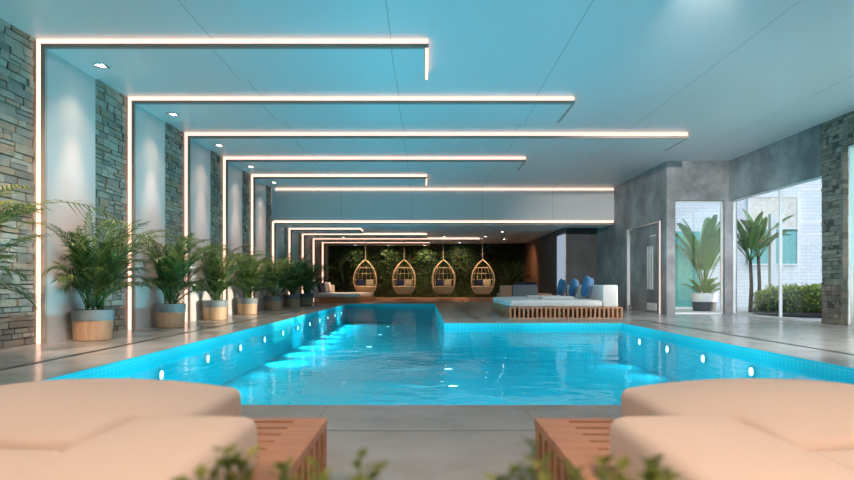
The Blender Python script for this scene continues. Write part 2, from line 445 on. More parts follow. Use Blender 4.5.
bays = [7.83 + 2.42*k for k in range(-4, 10)]     # near faces of the white bays
ends = {-5: 2.5, -4: .05, -3: .05, -2: 5.4, -1: 2.5, 0: .045, 1: 2.48, 2: 5.39, 3: 2.46, 4: .06, 5: RX2-.03, 6: -2.34, 7: .08, 8: 2.41, 9: .24}
BD = 1.2
ordinal = ['first', 'second', 'third', 'fourth', 'fifth', 'sixth', 'seventh', 'eighth', 'ninth', 'tenth']
tn = 3
for i, y0 in enumerate(bays):
    k = i - 4
    low = k >= 5
    hc, hb = (LC, LB) if low else (HC, HB)
    y1 = y0 + (BD if k != -1 else 1.04)
    xe = ends[k]
    # stone bay in front of (nearer than) this white bay
    ys0 = max(YB, y0 - (2.42 - BD)); ys1 = y0
    if ys1 - ys0 > .1 and k >= -1:
        stone_patch('wall_left_stone', WX, ys0+.002, ys1-.004, 0, (LC if k > 5 else HC)-.002,   .055, .135, .12, .36, .06, M['stone'], 1, 40+k)
    elif ys1 - ys0 > .1:
        mb = MB(); mb.box(-5.02, WX, ys0, ys1, 0, HC-.002); struct(mb.build('wall_left_stone', M['mortar']))
    # white bay: wall panel plus ceiling band
    mb = MB()
    mb.box(-5.02, PX, y0+.05, y1, 0, hc)
    if k != 5: mb.box(PX, xe-.05, y0+.05, y1, hb, hc, 1)
    else: mb.box(PX, xe, FY+.121, y1, hb, hc, 1)
    o = struct(mb.build('trim_%d' % tn, [M['panel'], M['ceiling']])); tn += 1
    # bronze lip at the near face of the bay, LED channel beside it
    mb = MB()
    lp = .054
    mb.box(PX-lp, PX, y0, y0+.05, 0, hb+lp)
    if k != 5:
        mb.box(PX, xe, y0, y0+.05, hb, hb+lp)
        mb.box(xe-.05, xe, y0+.05, y1, hb, hb+lp)
    else:
        mb.box(PX, xe, y0-.02, FY-.001, hb, hb+lp)
    struct(mb.build('trim_%d' % tn, M['trimgrey'])); tn += 1
    mb = MB()
    a, b = y0+.012, y0+.049
    mb.box(WX+.004, PX-lp, a, b, 0.0, hc-.004)
    if k != 5:
        mb.box(PX-lp, xe-.012, a, b, hb+lp, hc-.004)
        mb.box(xe-.049, xe-.012, b, y1, hb+lp, hc-.004)
        if k in (0, 4): mb.box(xe-.04, xe-.002, y0+.002, y1, hb-.006, hb-.001)
    else:
        mb.box(PX-lp, xe, y0-.018, FY-.001, hb+lp, hb+.12)
    o = mb.build('led_light_strip', M['led'])
    if k >= 0:
        sp = {0: 'warm LED line round the first white bay from the viewer, turning back at mid ceiling',
              1: 'warm LED line round the second white bay, ending right of the picture middle',
              2: 'longest warm LED line on the high ceiling, running almost to the concrete wall',
              3: 'warm LED line round the fourth white bay, ending above the two middle egg chairs',
              4: 'short warm LED line round the fifth white bay, last before the bulkhead',
              5: 'warm LED line along the bottom edge of the bulkhead and down the wall',
              6: 'shortest LED line on the low lounge ceiling, just behind the bulkhead',
              7: 'second LED line behind the bulkhead on the low lounge ceiling',
              8: 'LED line on the low ceiling just in front of the hanging egg chairs, longest there',
              9: 'LED line furthest back, next to the living green wall'}[k]
    else: sp = 'warm LED line on the ceiling %s bay behind the viewer' % ordinal[-k]
    tag(o, sp, 'light', 'warm LED lines framing the white bays')
mb = MB(); mb.box(PX, RX2-.03, FY-.037, FY-.004, HC-.075, HC-.03)
tag(mb.build('led_light_strip', M['led']), 'straight warm LED line along the top edge of the bulkhead', 'light', 'warm LED lines framing the white bays')

# downlights with a spot lamp under each
def spot(loc, target, power, col, ang, blend=.6, size=.03):
    L = bpy.data.lights.new('lamp', 'SPOT'); L.energy = power; L.color = col; L.spot_size = radians(ang); L.spot_blend = blend
    L.shadow_soft_size = size
    o = bpy.data.objects.new('lamp', L); COL.objects.link(o); o.location = loc
    o.rotation_euler = (Vector(target)-Vector(loc)).to_track_quat('-Z', 'Y').to_euler()
    return o
def downlight(x, y, z, label, power, col, ang, tgt=None, group='added fill downlights', wide=0, blend=.6):
    t = thing('recessed_downlight', label, 'light', (x, y, z), 0, group)
    mb = MB(); mb.box(-.09, .09, -.09, -.055, -.012, -.001); mb.box(-.09, .09, .055, .09, -.012, -.001)
    mb.box(-.09, -.055, -.055, .055, -.012, -.001); mb.box(.055, .09, -.055, .055, -.012, -.001)
    mb.build('bezel', M['chrome'], t)
    mb = MB(); mb.disc((0,0,-.004), .045, 16, 0, (0,0,-1)); mb.build('bulb', M['bulb'], t)
    if power:
        tg = tgt or (x, y, 0)
        spot((x, y, z-.03), tg, power, col, ang, blend)
        if wide: spot((x+.02, y, z-.03), (x+.4, y, 0), wide, (1, .72, .52), 110, 1)  # second wide spot added as fill for the deck
WARM = (1, .80, .68)
for i, y0 in enumerate(bays):
    k = i - 4
    if k < -2 or k > 4: continue
    if k < 0:
        downlight(-4.42, y0+.62, HB, 'square recessed downlight beside the viewer, %s of the near white bays' % ordinal[-k-1], 200, WARM, 46, (-4.46, y0+.60, .0), 'downlights over the white bays', 130, 1); continue
    downlight(-4.42, y0+.62, HB, 'square recessed downlight over the %s white bay from the viewer' % ordinal[k], 460, (1, .64, .52), 46, (-4.48, y0+.60, .0), 'downlights over the white bays', 80, 1)

# ------------------------------------------------------------------ right side
mb = MB()
mb.box(RX2, 6.30, YG, 21.9, 0, HC)                    # concrete wall carrying the shower door
struct(mb.build('wall_right_concrete', M['concrete']))
mb = MB()                                                # wall around the small window facing the viewer
mb.box(6.30, 7.55, YG, YG+.25, 2.87, HC); mb.box(7.55, RX+.2, YG, YG+.25, 0, HC)
struct(mb.build('wall_right_return', M['concrete']))
mb = MB(); mb.box(RX, RX+.25, 12.0, YG, 2.87, HC)
struct(mb.build('wall_right_head', M['concrete']))
mb = MB(); mb.box(RXL, RX2+.3, 21.9, 22.0, 0, LC)
struct(mb.build('wall_lounge_return', M['darkwall']))
mb = MB(); mb.box(RXL, RXL+.2, 22.0, 27.2, 0, LC)
struct(mb.build('wall_lounge_right', M['darkwall']))
mb = MB(); mb.box(RXL, RXL+.2, 27.2, BY+.2, 0, LC)
struct(mb.build('wall_lounge_wood', M['wallwood']))
mb = MB(); mb.box(-5.2, RXL+.2, BY, BY+.2, 0, LC)
struct(mb.build('wall_back', M['mortar']))
# frosted bright door in the lounge wall
d_ = struct(MB().build('door_1', M['frosted'])); d_.location = (RXL-.03, 22.65, 0)
mb = MB(); mb.box(0, .025, -.62, .62, .02, 2.55); mb.build('door_panel', emis('glowing frosted glass', (.62,.78,1,1), .55), d_)  # panel's own emission stands in for light behind the glass
mb = MB(); mb.box(-.02, .025, -.66, -.62, 0, 2.6); mb.box(-.02, .025, .62, .66, 0, 2.6); mb.box(-.02, .025, -.62, .62, 2.55, 2.6); mb.build('door_frame', M['chrome'], d_)

# windows
def window(n, axis, plane, a0, a1, z0, z1, muls, mat='glass'):
    w = bpy.data.objects.new('window_%d' % n, None); COL.objects.link(w); w['kind'] = 'structure'
    fr = MB(); gl = MB(); fw = .038
    def bx(m, p, q, r0, r1, d=.06):
        if axis == 'x': m.box(plane-d/2, plane+d/2, p, q, r0, r1)
        else: m.box(p, q, plane-d/2, plane+d/2, r0, r1)
    bx(fr, a0, a1, z0, z0+fw); bx(fr, a0, a1, z1-fw, z1)
    for p in [a0+fw/2] + muls + [a1-fw/2]: bx(fr, p-fw/2, p+fw/2, z0+fw, z1-fw)
    bx(gl, a0+.01, a1-.01, z0+.02, z1-.02, .012)
    fr.build('window_frame', M['white'], w); gl.build('window_glass', M[mat], w)
    return w
window(1, 'y', YG+.15, 6.30, 7.55, 0, 2.87, [])
window(2, 'x', RX+.12, 12.0, YG, 0, 2.87, [13.55])
window(3, 'x', RX+.12, 6.0, 11.36, 0, 3.28, [7.8, 9.6], 'milk')
# stone portal round window 3
stone_patch('wall_right_stone', RX, 11.36, 11.98, 0, HC-.002, .07, .13, .10, .22, .04, M['pillar_stone'], -1, 5)
stone_patch('wall_right_stone', RX, 5.6, 11.36, 3.28, HC-.002, .07, .13, .10, .22, .04, M['pillar_stone'], -1, 6)
mb = MB(); mb.box(RX+.02, RX+.3, 11.38, 11.98, 0, HC); mb.box(RX+.02, RX+.3, 5.4, 11.38, 3.29, HC); struct(mb.build('wall_right_core', M['mortar']))
# reveal stones of the portal, facing the viewer side
r = random.Random(9); mb = MB(); z = 0
while z < 3.28:
    h = r.uniform(.07, .13); h = min(h, 3.28-z); mb.box(RX-.005, RX+.29, 11.33+r.uniform(0,.02), 11.40, z+.004, z+h-.004, jit=.004, rng=r); z += h
struct(mb.build('wall_right_reveal', M['pillar_stone']))
mb = MB(); mb.box(RX, RX+.3, YB, 6.0, 0, HC); struct(mb.build('wall_right', M['panel']))
# glass door leaf pull handle in the portal
t = thing('door_pull_handle', 'pair of tall white pull bars beside the stone pillar at the right edge', 'handle', (RX-.02, 11.0, 0))
for q in (0, .09):
    mb = MB(); mb.tube([(-.05, -q, .02), (-.05, -q, 1.0)], .022, 10); mb.build('bar', M['white'], t, True)

# shower door on the concrete wall
t = thing('shower_door', 'frameless glass shower door with steel edge post on the concrete wall', 'door', (RX2-.02, 17.25, 0))
mb = MB(); mb.box(-.03, -.018, -1.12, 1.12, .03, 2.35); mb.build('glass_leaf', glass_mat('shower glass', (.985,.99,.99,1), .08), t)
mb = MB(); mb.box(-.06, .015, 1.12, 1.20, 0, 2.38); mb.build('post', M['white'], t)
mb = MB(); mb.box(-.045, -.008, -1.12, 1.12, 2.35, 2.38); mb.build('header_rail', M['chrome'], t)
mb = MB(); mb.box(-.06, .0, .88, 1.0, 2.22, 2.37); mb.build('hinge', M['chrome'], t)
mb = MB(); mb.box(-.06, .0, .88, 1.0, .03, .14); mb.build('hinge', M['chrome'], t)
mb = MB(); mb.box(RX2-.016, RX2-.002, 16.0, 16.07, 0, 2.4)
tag(mb.build('led_light_bar', M['led_white']), 'upright pinkish white LED bar on the edge of the concrete wall', 'light')
t = thing('towel_radiator', 'white towel radiator of three upright bars behind the glass shower door', 'radiator', (RX2-.005, 16.72, 0))
for q in (-.17, 0, .17):
    mb = MB(); mb.box(-.012, -.002, q-.045, q+.045, .62, 1.78); mb.build('bar', M['white'], t)
for q in (.7, 1.66):
    mb = MB(); mb.box(-.004, .0, -.2, .2, q, q+.03); mb.build('bracket', M['chrome'], t)
mb = MB(); mb.box(RX2-.013, RX2-.001, 16.3, 16.72, 2.03, 2.07)
tag(mb.build('door_plate', M['white']), 'small white plate above the towel radiator on the concrete wall', 'sign')
mb = MB(); mb.box(RX2-.016, RX2-.001, 16.25, 16.95, .06, .26)
tag(mb.build('kick_plate', M['white']), 'low white plate at the foot of the glass shower door', 'plate')

# ------------------------------------------------------------------ courtyard
mb = MB(); mb.box(RX2+.25, 30, YG+.25, 26, -.12, -.02); mb.box(8.0, 30, 0, YG+.25, -.12, -.02); struct(mb.build('ground', M['paving']))
mb = MB(); mb.box(6.33, 24, 21.0, 21.3, -.1, 6.0); struct(mb.build('wall_courtyard_back', M['brickwhite']))
t = thing('glass_screen', 'green tinted glass screen standing behind the paddle-leaf plant', 'screen', (7.75, 19.6, -.02))
mb = MB(); mb.box(-.95, .95, -.008, .008, .06, 2.45); mb.build('pane', plain('sea green panel', (.12,.42,.38,1), .25), t)
mb = MB(); mb.box(-.98, .98, -.03, .03, 0, .06); mb.build('floor_rail', M['white'], t)
# made-up window and blind on the brick wall, standing in for reflections
w = bpy.data.objects.new('window_4', None); COL.objects.link(w); w['kind'] = 'structure'; w.location = (11.75, 20.98, 0)
mb = MB(); mb.box(-.85, .85, -.04, 0, 1.45, 2.62); mb.build('window_glass', plain('sea green reflection', (.16,.45,.42,1), .2), w)  # teal reflection built as a solid coloured pane
mb = MB()
for q in (-.85, .80): mb.box(q, q+.05, -.08, 0, 1.4, 3.75)
mb.box(-.80, .80, -.08, 0, 1.4, 1.45); mb.box(-.80, .80, -.08, 0, 3.7, 3.75); mb.box(-.80, .80, -.08, 0, 2.62, 2.67); mb.build('window_frame', M['white'], w)
mb = MB(); mb.box(-.80, .80, -.05, 0, 2.67, 3.7); mb.build('window_blind', plain('cream blind', (.85,.74,.62,1), .6), w)
t = thing('garden_post', 'white square post with slanting arm standing behind the hedge', 'post', (9.74, 17.4, -.02))
mb = MB(); mb.box(-.07, .07, -.07, .07, 0, 2.75); mb.build('post_shaft', M['white'], t)
mb = MB(); mb.tube([(0,0,2.2), (.42,.1,2.95)], .05, 4); mb.build('arm', M['white'], t)
mb = MB(); mb.box(-.75, -.07, -.02, .02, 1.98, 2.03); mb.build('cross_bar', M['teak'], t)

# ------------------------------------------------------------------ plants
def frond_mesh(rng, base, az, elev, L, droop, xmin=None, leaf=.36, pairs=26, ymax=None):
    mb = MB(); pts = []; p = Vector(base); n = 16; e = elev
    side0 = Vector((-sin(az), cos(az), 0))
    tw = rng.uniform(-.15, .15)
    for i in range(n+1):
        t = i/n; pts.append(p.copy())
        dv = Vector((cos(az+tw*t)*cos(e), sin(az+tw*t)*cos(e), sin(e))); p = p + dv*(L/n); e -= droop/n*(.35+1.3*t)
    mb.tube(pts, [.011*(1-.8*i/n) for i in range(n+1)], 4)
    for k in range(pairs):
        t = .24 + .76*(k/(pairs-1))
        f = t*n; i = min(int(f), n-1); a = pts[i].lerp(pts[i+1], f-i); tan = (pts[i+1]-pts[i]).normalized()
        up = side0.cross(tan); up = up if up.z > 0 else -up
        ll = leaf*(.35+.65*sin(pi*min(1, (t-.14)/.80))**.7)*rng.uniform(.85, 1.1)
        if t > .93: ll *= .8
        for s in (-1, 1):
            fwd = .95 + .7*t
            d = (side0*s + tan*fwd + up*rng.uniform(.05, .3)).normalized()
            wv = d.cross(up).normalized()*.5*.017
            q1 = a + d*ll*.45; q2 = a + d*ll + Vector((0,0,-1))*ll*rng.uniform(.15, .5)
            vs = [a - wv*.5, a + wv*.5, q1 - wv*1.15, q1 + wv*1.15, q2]
            mb.add(vs, [(0,1,3,2), (2,3,4)])
    if xmin is not None:
        # fronds that reach the wall bend along it
        mb.v = [(x if x > xmin+.25 else xmin + .02 + .23*math.exp((x-xmin-.25)/.4), y, z) for (x, y, z) in mb.v]
    return mb

def palm(x, y, label, seed, scale=1.0, n=30, turn=0.0):
    rng = random.Random(seed)
    t = thing('potted_palm', label, 'plant', (x, y, 0), 0, 'potted palms along the stone wall')
    mb = MB(); mb.lathe([(.0, .002), (.225, .002), (.235, .012), (.248, .27), (.0, .27)], 56)
    mb.build('pot', M['potwood'], t)
    mb = MB(); mb.lathe([(.236, .27), (.256, .27), (.262, .405), (.258, .412), (.238, .412), (.232, .37), (.232, .27)], 56)
    mb.build('pot_rim', M['potgrey'], t, False)
    mb = MB(); mb.lathe([(.232, .37), (.15, .385), (0, .39)], 20); mb.build('soil', M['soil'], t)
    mb = MB()
    for k in range(7):
        a = rng.uniform(0, 2*pi); rr = rng.uniform(.02, .12); ln = rng.uniform(.18, .4)
        mb.tube([(rr*cos(a), rr*sin(a), .36), (rr*cos(a)*1.4, rr*sin(a)*1.4, .38+ln)], [.016, .011], 6)
    mb.build('stem', M['stem'], t, True)
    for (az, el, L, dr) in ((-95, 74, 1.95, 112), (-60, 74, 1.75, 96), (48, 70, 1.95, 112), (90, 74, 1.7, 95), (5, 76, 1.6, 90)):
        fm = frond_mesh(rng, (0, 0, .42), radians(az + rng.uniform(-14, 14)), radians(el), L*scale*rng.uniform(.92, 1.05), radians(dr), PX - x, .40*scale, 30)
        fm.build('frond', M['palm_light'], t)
    for k in range(n):
        u = k/(n-1)
        az = turn + k*2.39996 + rng.uniform(-.3, .3)
        el = radians(88 - 42*u + rng.uniform(-5, 5))
        L = scale*(1.50 - .80*u)*rng.uniform(.88, 1.08)
        rr = rng.uniform(.02, .1)
        fm = frond_mesh(rng, (rr*cos(az), rr*sin(az), .40+.12*rng.random()), az, el, L, radians(50+ 62*rng.random()), PX - x, .38*scale, 26)
        fm.build('frond', M['palm'], t)
    return t
palms = [(-4.50, 8.40, 'potted palm with fanned fronds before the first white bay, nearest whole one on the left', 11, 1.0),
         (-4.48, 10.90, 'second whole potted palm from the viewer, oak pot with slate rim', 12, 1.0),
         (-4.49, 13.25, 'third whole potted palm along the left wall, before a white bay', 13, .95),
         (-4.49, 15.65, 'fourth potted palm along the left wall, bright yellow green crown', 14, .95),
         (-4.46, 18.2, 'fifth potted palm along the left wall, oak pot before the bulkhead', 15, 1.0),
         (-4.46, 20.8, 'sixth potted palm along the left wall, just behind the bulkhead line', 16, 1.0),
         (-4.42, 23.2, 'last potted palm of the left row, beside the far daybed', 17, 1.0),
         (-4.46, 5.50, 'palm at the left picture edge with only its long fronds showing', 18, 1.15)]
for p in palms: palm(*p)

def paddle_leaf(mb, base, az, elev, L, W, droop, pet=.3, n=10, rng=R, shape=.6):
    p = Vector(base); e = elev; pts = []
    side = Vector((-sin(az), cos(az), 0))
    for i in range(n+1):
        pts.append(p.copy()); p = p + Vector((cos(az)*cos(e), sin(az)*cos(e), sin(e)))*(L/n); e -= droop/n*(.3+1.4*i/n)
    mb.tube(pts, [.016*(1-.75*i/n) for i in range(n+1)], 5)
    vs = []; fs = []; k0 = int(n*pet)
    for i in range(k0, n+1):
        t = (i-k0)/(n-k0); wd = W*.5*(sin(pi*min(.995, t*.93+.04))**shape)
        tan = (pts[min(i+1, n)]-pts[max(i-1, 0)]).normalized(); up = side.cross(tan); up = up if up.z > 0 else -up
        for s in (-1, -.5, 0, .5, 1):
            vs.append(pts[i] + side*wd*s + up*(abs(s)*wd*.35) + up*.02 + up*rng.uniform(-.008, .008))
    for i in range(n-k0):
        for j in range(4): fs.append((i*5+j, i*5+j+1, i*5+5+j+1, i*5+5+j))
    mb.add(vs, fs)

def banana(name, label, loc, seed, nl, h, L, W, mat, trunk=True, spread=1.0, group=None, azs=None, pet=.3, shape=.6):
    rng = random.Random(seed); t = thing(name, label, 'plant', loc, 0, group)
    if trunk:
        mb = MB(); mb.tube([(0,0,0), (.03,0,h*.5), (.01,.02,h)], [.06, .05, .045], 8); mb.build('trunk', M['trunk'], t, True)
    for k in range(nl):
        u = k/max(1, nl-1)
        az = azs[k % len(azs)] + rng.uniform(-.3,.3) if azs else k*2.39996 + rng.uniform(-.3, .3)
        mb = MB(); paddle_leaf(mb, (0, 0, max(.0, h-.05)), az, radians(86-48*u*spread), L*rng.uniform(.8, 1.05), W*rng.uniform(.85, 1.1), radians(30+45*u), pet, 14, rng, shape)
        mb.build('leaf', mat, t, True)
    return t

# courtyard paddle-leaf plant in its two-tone pot
CP = (8.15, 18.1, -.02)
t = banana('potted_paddle_plant', 'tall paddle-leaf plant in a white and black pot behind the small window', CP, 3, 17, .55, 2.4, .30, M['banana'], True, .30, None, None, .42, .42)
mb = MB(); mb.lathe([(0, .01), (.30, .01), (.33, .27), (0, .27)], 28); mb.build('pot_base', M['black'], t, False)
mb = MB(); mb.lathe([(.33, .27), (.36, .52), (.33, .52), (.31, .46), (.3, .27)], 28); mb.build('pot_top', M['potwhite'], t, False)
mb = MB(); mb.lathe([(.32, .46), (0, .48)], 20); mb.build('soil', M['soil'], t)
rng = random.Random(4)
for k in range(14):
    mb = MB(); az = k*2.4; paddle_leaf(mb, (.12*cos(az), .12*sin(az), .46), az, radians(75-40*k/13), .62, .16, radians(60), .15, 8, rng); mb.build('low_leaf', M['banana'], t, True)
banana('garden_paddle_plant', 'slender-stemmed paddle-leaf plant on the left, rising behind the hedge', (9.13, 17.4, -.02), 21, 12, 1.45, 1.5, .25, M['banana'], True, .75, 'paddle-leaf plants behind the hedge')
banana('garden_paddle_plant', 'second slender paddle-leaf plant, between its neighbour and the white post', (9.52, 17.7, -.02), 22, 11, 1.55, 1.5, .25, M['banana'], True, .7, 'paddle-leaf plants behind the hedge')
# dark plants at the two ends of the living wall
banana('broadleaf_plant', 'dark broad-leaf plant at the left end of the living green wall', (-3.75, 29.5, .11), 31, 12, .35, 1.75, .30, M['darkleaf'], True, 1.0, 'dark plants beside the living wall')
banana('broadleaf_plant', 'dark broad-leaf plant at the right end of the living green wall', (3.95, 29.4, .11), 32, 12, .35, 1.40, .28, M['darkleaf'], True, 1.0, 'dark plants beside the living wall')

def leaf_cloud(mb, pts, rng, smin, smax, nrm=None, spread=1.0):
    for p in pts:
        s = rng.uniform(smin, smax)
        d = Vector((rng.gauss(0,1), rng.gauss(0,1), rng.gauss(0,1)))
        if nrm is not None: d = d*spread + Vector(nrm)*1.4
        d.normalize(); a = d.orthogonal().normalized(); a = Quaternion(d, rng.uniform(0, 2*pi)) @ a; b = d.cross(a)
        p = Vector(p)
        mb.add([p - a*s, p - b*s*.38 + d*s*.1, p + a*s, p + b*s*.38 + d*s*.1], [(0,1,2), (0,2,3)])
# clipped hedge in its dark curved planter
rng = random.Random(12)
t = thing('hedge', 'low clipped yellow-green hedge in a dark curved bed outside the window', 'hedge', (10.0, 15.5, -.02))
mb = MB()
prof = [(0,.1),(1.42,.1),(1.5,.3),(1.42,.5),(1.2,.6),(.6,.66),(0,.67)]
for_v = MB(); for_v.lathe(prof, 40); for_v.v = [(x, y*1.15, z) for (x,y,z) in for_v.v]; for_v.build('inner_mass', plain('hedge painted shade', (.04,.07,.015,1), .8), t, True)  # dark core colour stands in for shade between the leaves
pts = []
for k in range(6500):
    a = rng.uniform(0, 2*pi); q = rng.random()
    if q < .45: rr = rng.uniform(1.32, 1.56); z = rng.uniform(.12, .56)
    else: rr = 1.48*math.sqrt(rng.random()); z = .60 + .07*(1-(rr/1.5)**2) + rng.uniform(-.05, .07) - (.12 if rr > 1.3 else 0)
    z += .04*sin(a*7)+.04*sin(rr*9+a*3)
    pts.append((rr*cos(a), rr*sin(a)*1.15, z))
leaf_cloud(mb, pts, rng, .03, .055, (0,0,.6)); o = mb.build('foliage', M['hedge'], t)
mb = MB(); mb.lathe([(1.40,0),(1.54,0),(1.58,.12),(1.50,.12),(1.40,.08)], 48); mb.v = [(x, y*1.15, z) for (x,y,z) in mb.v]; mb.build('planter_rim', M['black'], t, True)

# living wall
rng = random.Random(5); mb = MB(); pts = []
for k in range(12000):
    x = rng.uniform(-4.75, 4.9); z = rng.uniform(.12, 2.78)
    bulge = .16 + .12*sin(x*2.3+sin(z*3)) + .08*sin(z*4.1+x*1.3)
    pts.append((x, BY - max(.03, bulge*rng.random()) - .02, z))
leaf_cloud(mb, pts, rng, .035, .10, (0,-1,.35), 1.0)
mb.v = [(max(-4.90, min(4.97, x)), min(y, BY-.004), max(.115, min(2.67, z))) for (x, y, z) in mb.v]
o = mb.build('living_wall_foliage', M['wallleaf']); tag(o, 'dense living wall of mixed green leaves behind the hanging egg chairs', 'green wall', None, 'stuff')
mb = MB(); mb.box(-4.94, RXL, 28.3, BY, 0, .11); struct(mb.build('trim_%d' % tn, M['teak'])); tn += 1

# ------------------------------------------------------------------ hanging egg chairs
def egg_chair(x, label, y=27.65, top=LB):
    t = thing('hanging_egg_chair', label, 'chair', (x, y, .35), 0, 'hanging egg chairs')
    H = 1.50; W = .50
    def half(z):   # half width of the egg at height z above the chair bottom
        if z < .55: return .30 + (W-.30)*sin(pi/2*min(1, z/.55))
        return W*max(0.0, cos(pi/2*((z-.55)/(H-.55))**1.25))**.85
    zs = [H*i/24 for i in range(25)]
    outline = [Vector((half(z), -.12-.14*sin(pi*z/H), z)) for z in zs] + [Vector((-half(z), -.12-.14*sin(pi*z/H), z)) for z in reversed(zs[:-1])]
    mb = MB(); mb.tube(outline, .026, 8, True); mb.build('hoop', M['rattan'], t, True)
    # woven bowl
    mb = MB(); prof = [(.31, .0), (.40, .07), (.46, .18), (.485, .30)]
    mb.lathe([(0.0, .0)]+prof, 28); mb.v = [(a, b*.8+.0, c) for (a,b,c) in mb.v]
    mb.build('basket', M['rattan'], t, True)
    mb = MB(); mb.tube([(.485*cos(2*pi*k/28), .388*sin(2*pi*k/28), .30) for k in range(28)], .024, 6, True)
    mb.build('basket_rim', M['rattan'], t, True)
    mb = MB()
    for k in range(7):
        a = radians(18 + 144*k/6)
        pts = []
        for i in range(13):
            z = .30 + (1.15-.30)*i/12; r = half(z)*.97
            pts.append((r*cos(a), .80*r*sin(a), z))
        mb.tube(pts, .011, 5)
    for z in (.62, .9, 1.15):
        r = half(z)*.97
        mb.tube([(r*cos(radians(a)), .8*r*sin(radians(a)), z) for a in range(10, 171, 10)], .012 if z < 1 else .018, 5)
    mb.tube([(-half(1.15), -.2, 1.15), (half(1.15), -.2, 1.15)], .018, 6)
    mb.build('back_ribs', M['rattan'], t, True)
    bm = rounded_box(-.40, .40, -.27, .27, .21, .33, .05, .02); bm_obj('seat_pad', bm, M['sand'], t)
    mb = MB(); mb.tube([(0, -.12, H), (0, -.06, H+.1), (0, 0, H+.2), (0, 0, top-.35-.03)], .014, 6); mb.build('rope', M['rope'], t, True)
    mb = MB(); mb.lathe([(0, top-.35-.001), (.05, top-.35-.001), (.045, top-.35-.03), (0, top-.35-.03)], 16); mb.build('ceiling_hook', M['chrome'], t)
    return t
who = ['leftmost', 'second from left', 'third from left', 'rightmost']
for i, x in enumerate((-2.65, -.93, .82, 2.56)):
    egg_chair(x, '%s of the four rattan egg chairs hanging before the living wall' % who[i], 27.65, LB if i < 3 else LC)
    for (dx, m, lb, ry) in ((-.17, 'blue', 'navy blue square cushion on the left side of the %s egg chair', .08), (.19, 'sand', 'sand coloured cushion on the right side of the %s egg chair', -.1)):
        o = bm_obj('scatter_cushion', pillow_bm(.36, .30, .11), M['navy' if m == 'blue' else 'sand'], None, True, (x+dx, 27.65-.06+(.02 if dx > 0 else 0), .35+.485))
        o.rotation_euler = (radians(-12), 0, ry*.5)
        tag(o, lb % who[i], 'cushion', 'cushions in the egg chairs')

# ------------------------------------------------------------------ slatted daybeds
def slat_base(t, x0, x1, y0, y1, h, wood, side_wood, pitch=.085, rail=.11, endrails=(1, 1), foot=.02):
    """flat slatted deck with wide end rails over sides of upright slats"""
    tk = .03
    mb = MB()
    mb.box(x0, x0+rail, y0, y1, h-tk, h); mb.box(x1-rail, x1, y0, y1, h-tk, h)
    mb.box(x0+rail, x1-rail, y1-.05, y1, h-tk, h); mb.box(x0+rail, x1-rail, y0, y0+.05, h-tk, h)
    mb.build('top_frame', wood, t)
    mb = MB(); y = y0 + .055
    n = max(1, round((y1-y0-.1)/pitch)); pt = (y1-y0-.11)/n
    for k in range(n): mb.box(x0+rail+.002, x1-rail-.002, y0+.055+k*pt+.004, y0+.055+(k+1)*pt-.016, h-tk+.002, h-.002)
    mb.build('deck_slats', wood, t)
    def side(p0, p1, fixed, ax):
        mb = MB(); L = p1-p0; n = max(2, round(L/.1))
        for k in range(n+1):
            c = p0 + .022 + (L-.044)*k/n
            if ax == 'x': mb.box(c-.02, c+.02, fixed-.012, fixed+.012, foot, h-tk)
            else: mb.box(fixed-.012, fixed+.012, c-.02, c+.02, foot, h-tk)
        if ax == 'x': mb.box(p0, p1, fixed-.014, fixed+.014, 0, foot)
        else: mb.box(fixed-.014, fixed+.014, p0, p1, 0, foot)
        mb.build('side_slats', side_wood, t)
    side(x0, x1, y0+.016, 'x'); side(x0, x1, y1-.016, 'x'); side(y0+.03, y1-.03, x0+.016, 'y'); side(y0+.03, y1-.03, x1-.016, 'y')

def poly_cushion(name, pts, z0, z1, r, crown, mat, parent, cx, cy, hx, hy):
    bm = bmesh.new(); vs = [bm.verts.new((x, y, z0)) for x, y in pts]; f = bm.faces.new(vs)
    ex = bmesh.ops.extrude_face_region(bm, geom=[f]); top = [g for g in ex['geom'] if isinstance(g, bmesh.types.BMVert)]
    for v in top: v.co.z = z1
    bmesh.ops.recalc_face_normals(bm, faces=bm.faces[:])
    bmesh.ops.bevel(bm, geom=bm.edges[:], offset=r, segments=5, profile=.5, affect='EDGES')
    for ax, a, b in ((0, cx-hx, cx+hx), (1, cy-hy, cy+hy)):
        for k in range(1, 16):
            co = [0,0,0]; no = [0,0,0]; co[ax] = a + (b-a)*k/16; no[ax] = 1
            bmesh.ops.bisect_plane(bm, geom=bm.verts[:]+bm.edges[:]+bm.faces[:], plane_co=co, plane_no=no)
    for v in bm.verts:
        if v.co.z > (z0+z1)/2:
            u = (v.co.x-cx)/hx; w = (v.co.y-cy)/hy
            v.co.z += crown*max(0, 1-u*u)**.9*max(.35, 1-w*w*.5)
    return bm_obj(name, bm, mat, parent, True)

def near_daybed(sg, label):
    t = thing('daybed', label, 'daybed', (0,0,0), 0, 'daybeds at the near end of the pool')
    X = lambda a: sg*a + (.045 if sg > 0 else 0)
    xa, xb = sorted((X(.365), X(2.0)))
    slat_base(t, xa, xb, 1.02, 2.32, .25, M['teak'], M['teak'], .095, .115)
    pts = [(X(.675),2.30),(X(.675),1.68),(X(.80),1.68),(X(.80),1.42),(X(1.64),1.42),(X(1.64),2.30)]
    if sg < 0: pts = pts[::-1]
    poly_cushion('mattress', pts,   .252, .366, .030, .072, M['cream'], t, X(1.157), 1.86, .482, .44)
    a, b = sorted((X(.80), X(1.64))); bm = rounded_box(a, b, 1.04, 1.41, .252, .378, .03, .015); bm_obj('mattress', bm, M['cream'], t)
    a, b = sorted((X(.445), X(.785))); bm = rounded_box(a, b, 1.04, 1.675, .252, .397, .035, .012); bm_obj('bolster', bm, M['cream'], t)
    return t
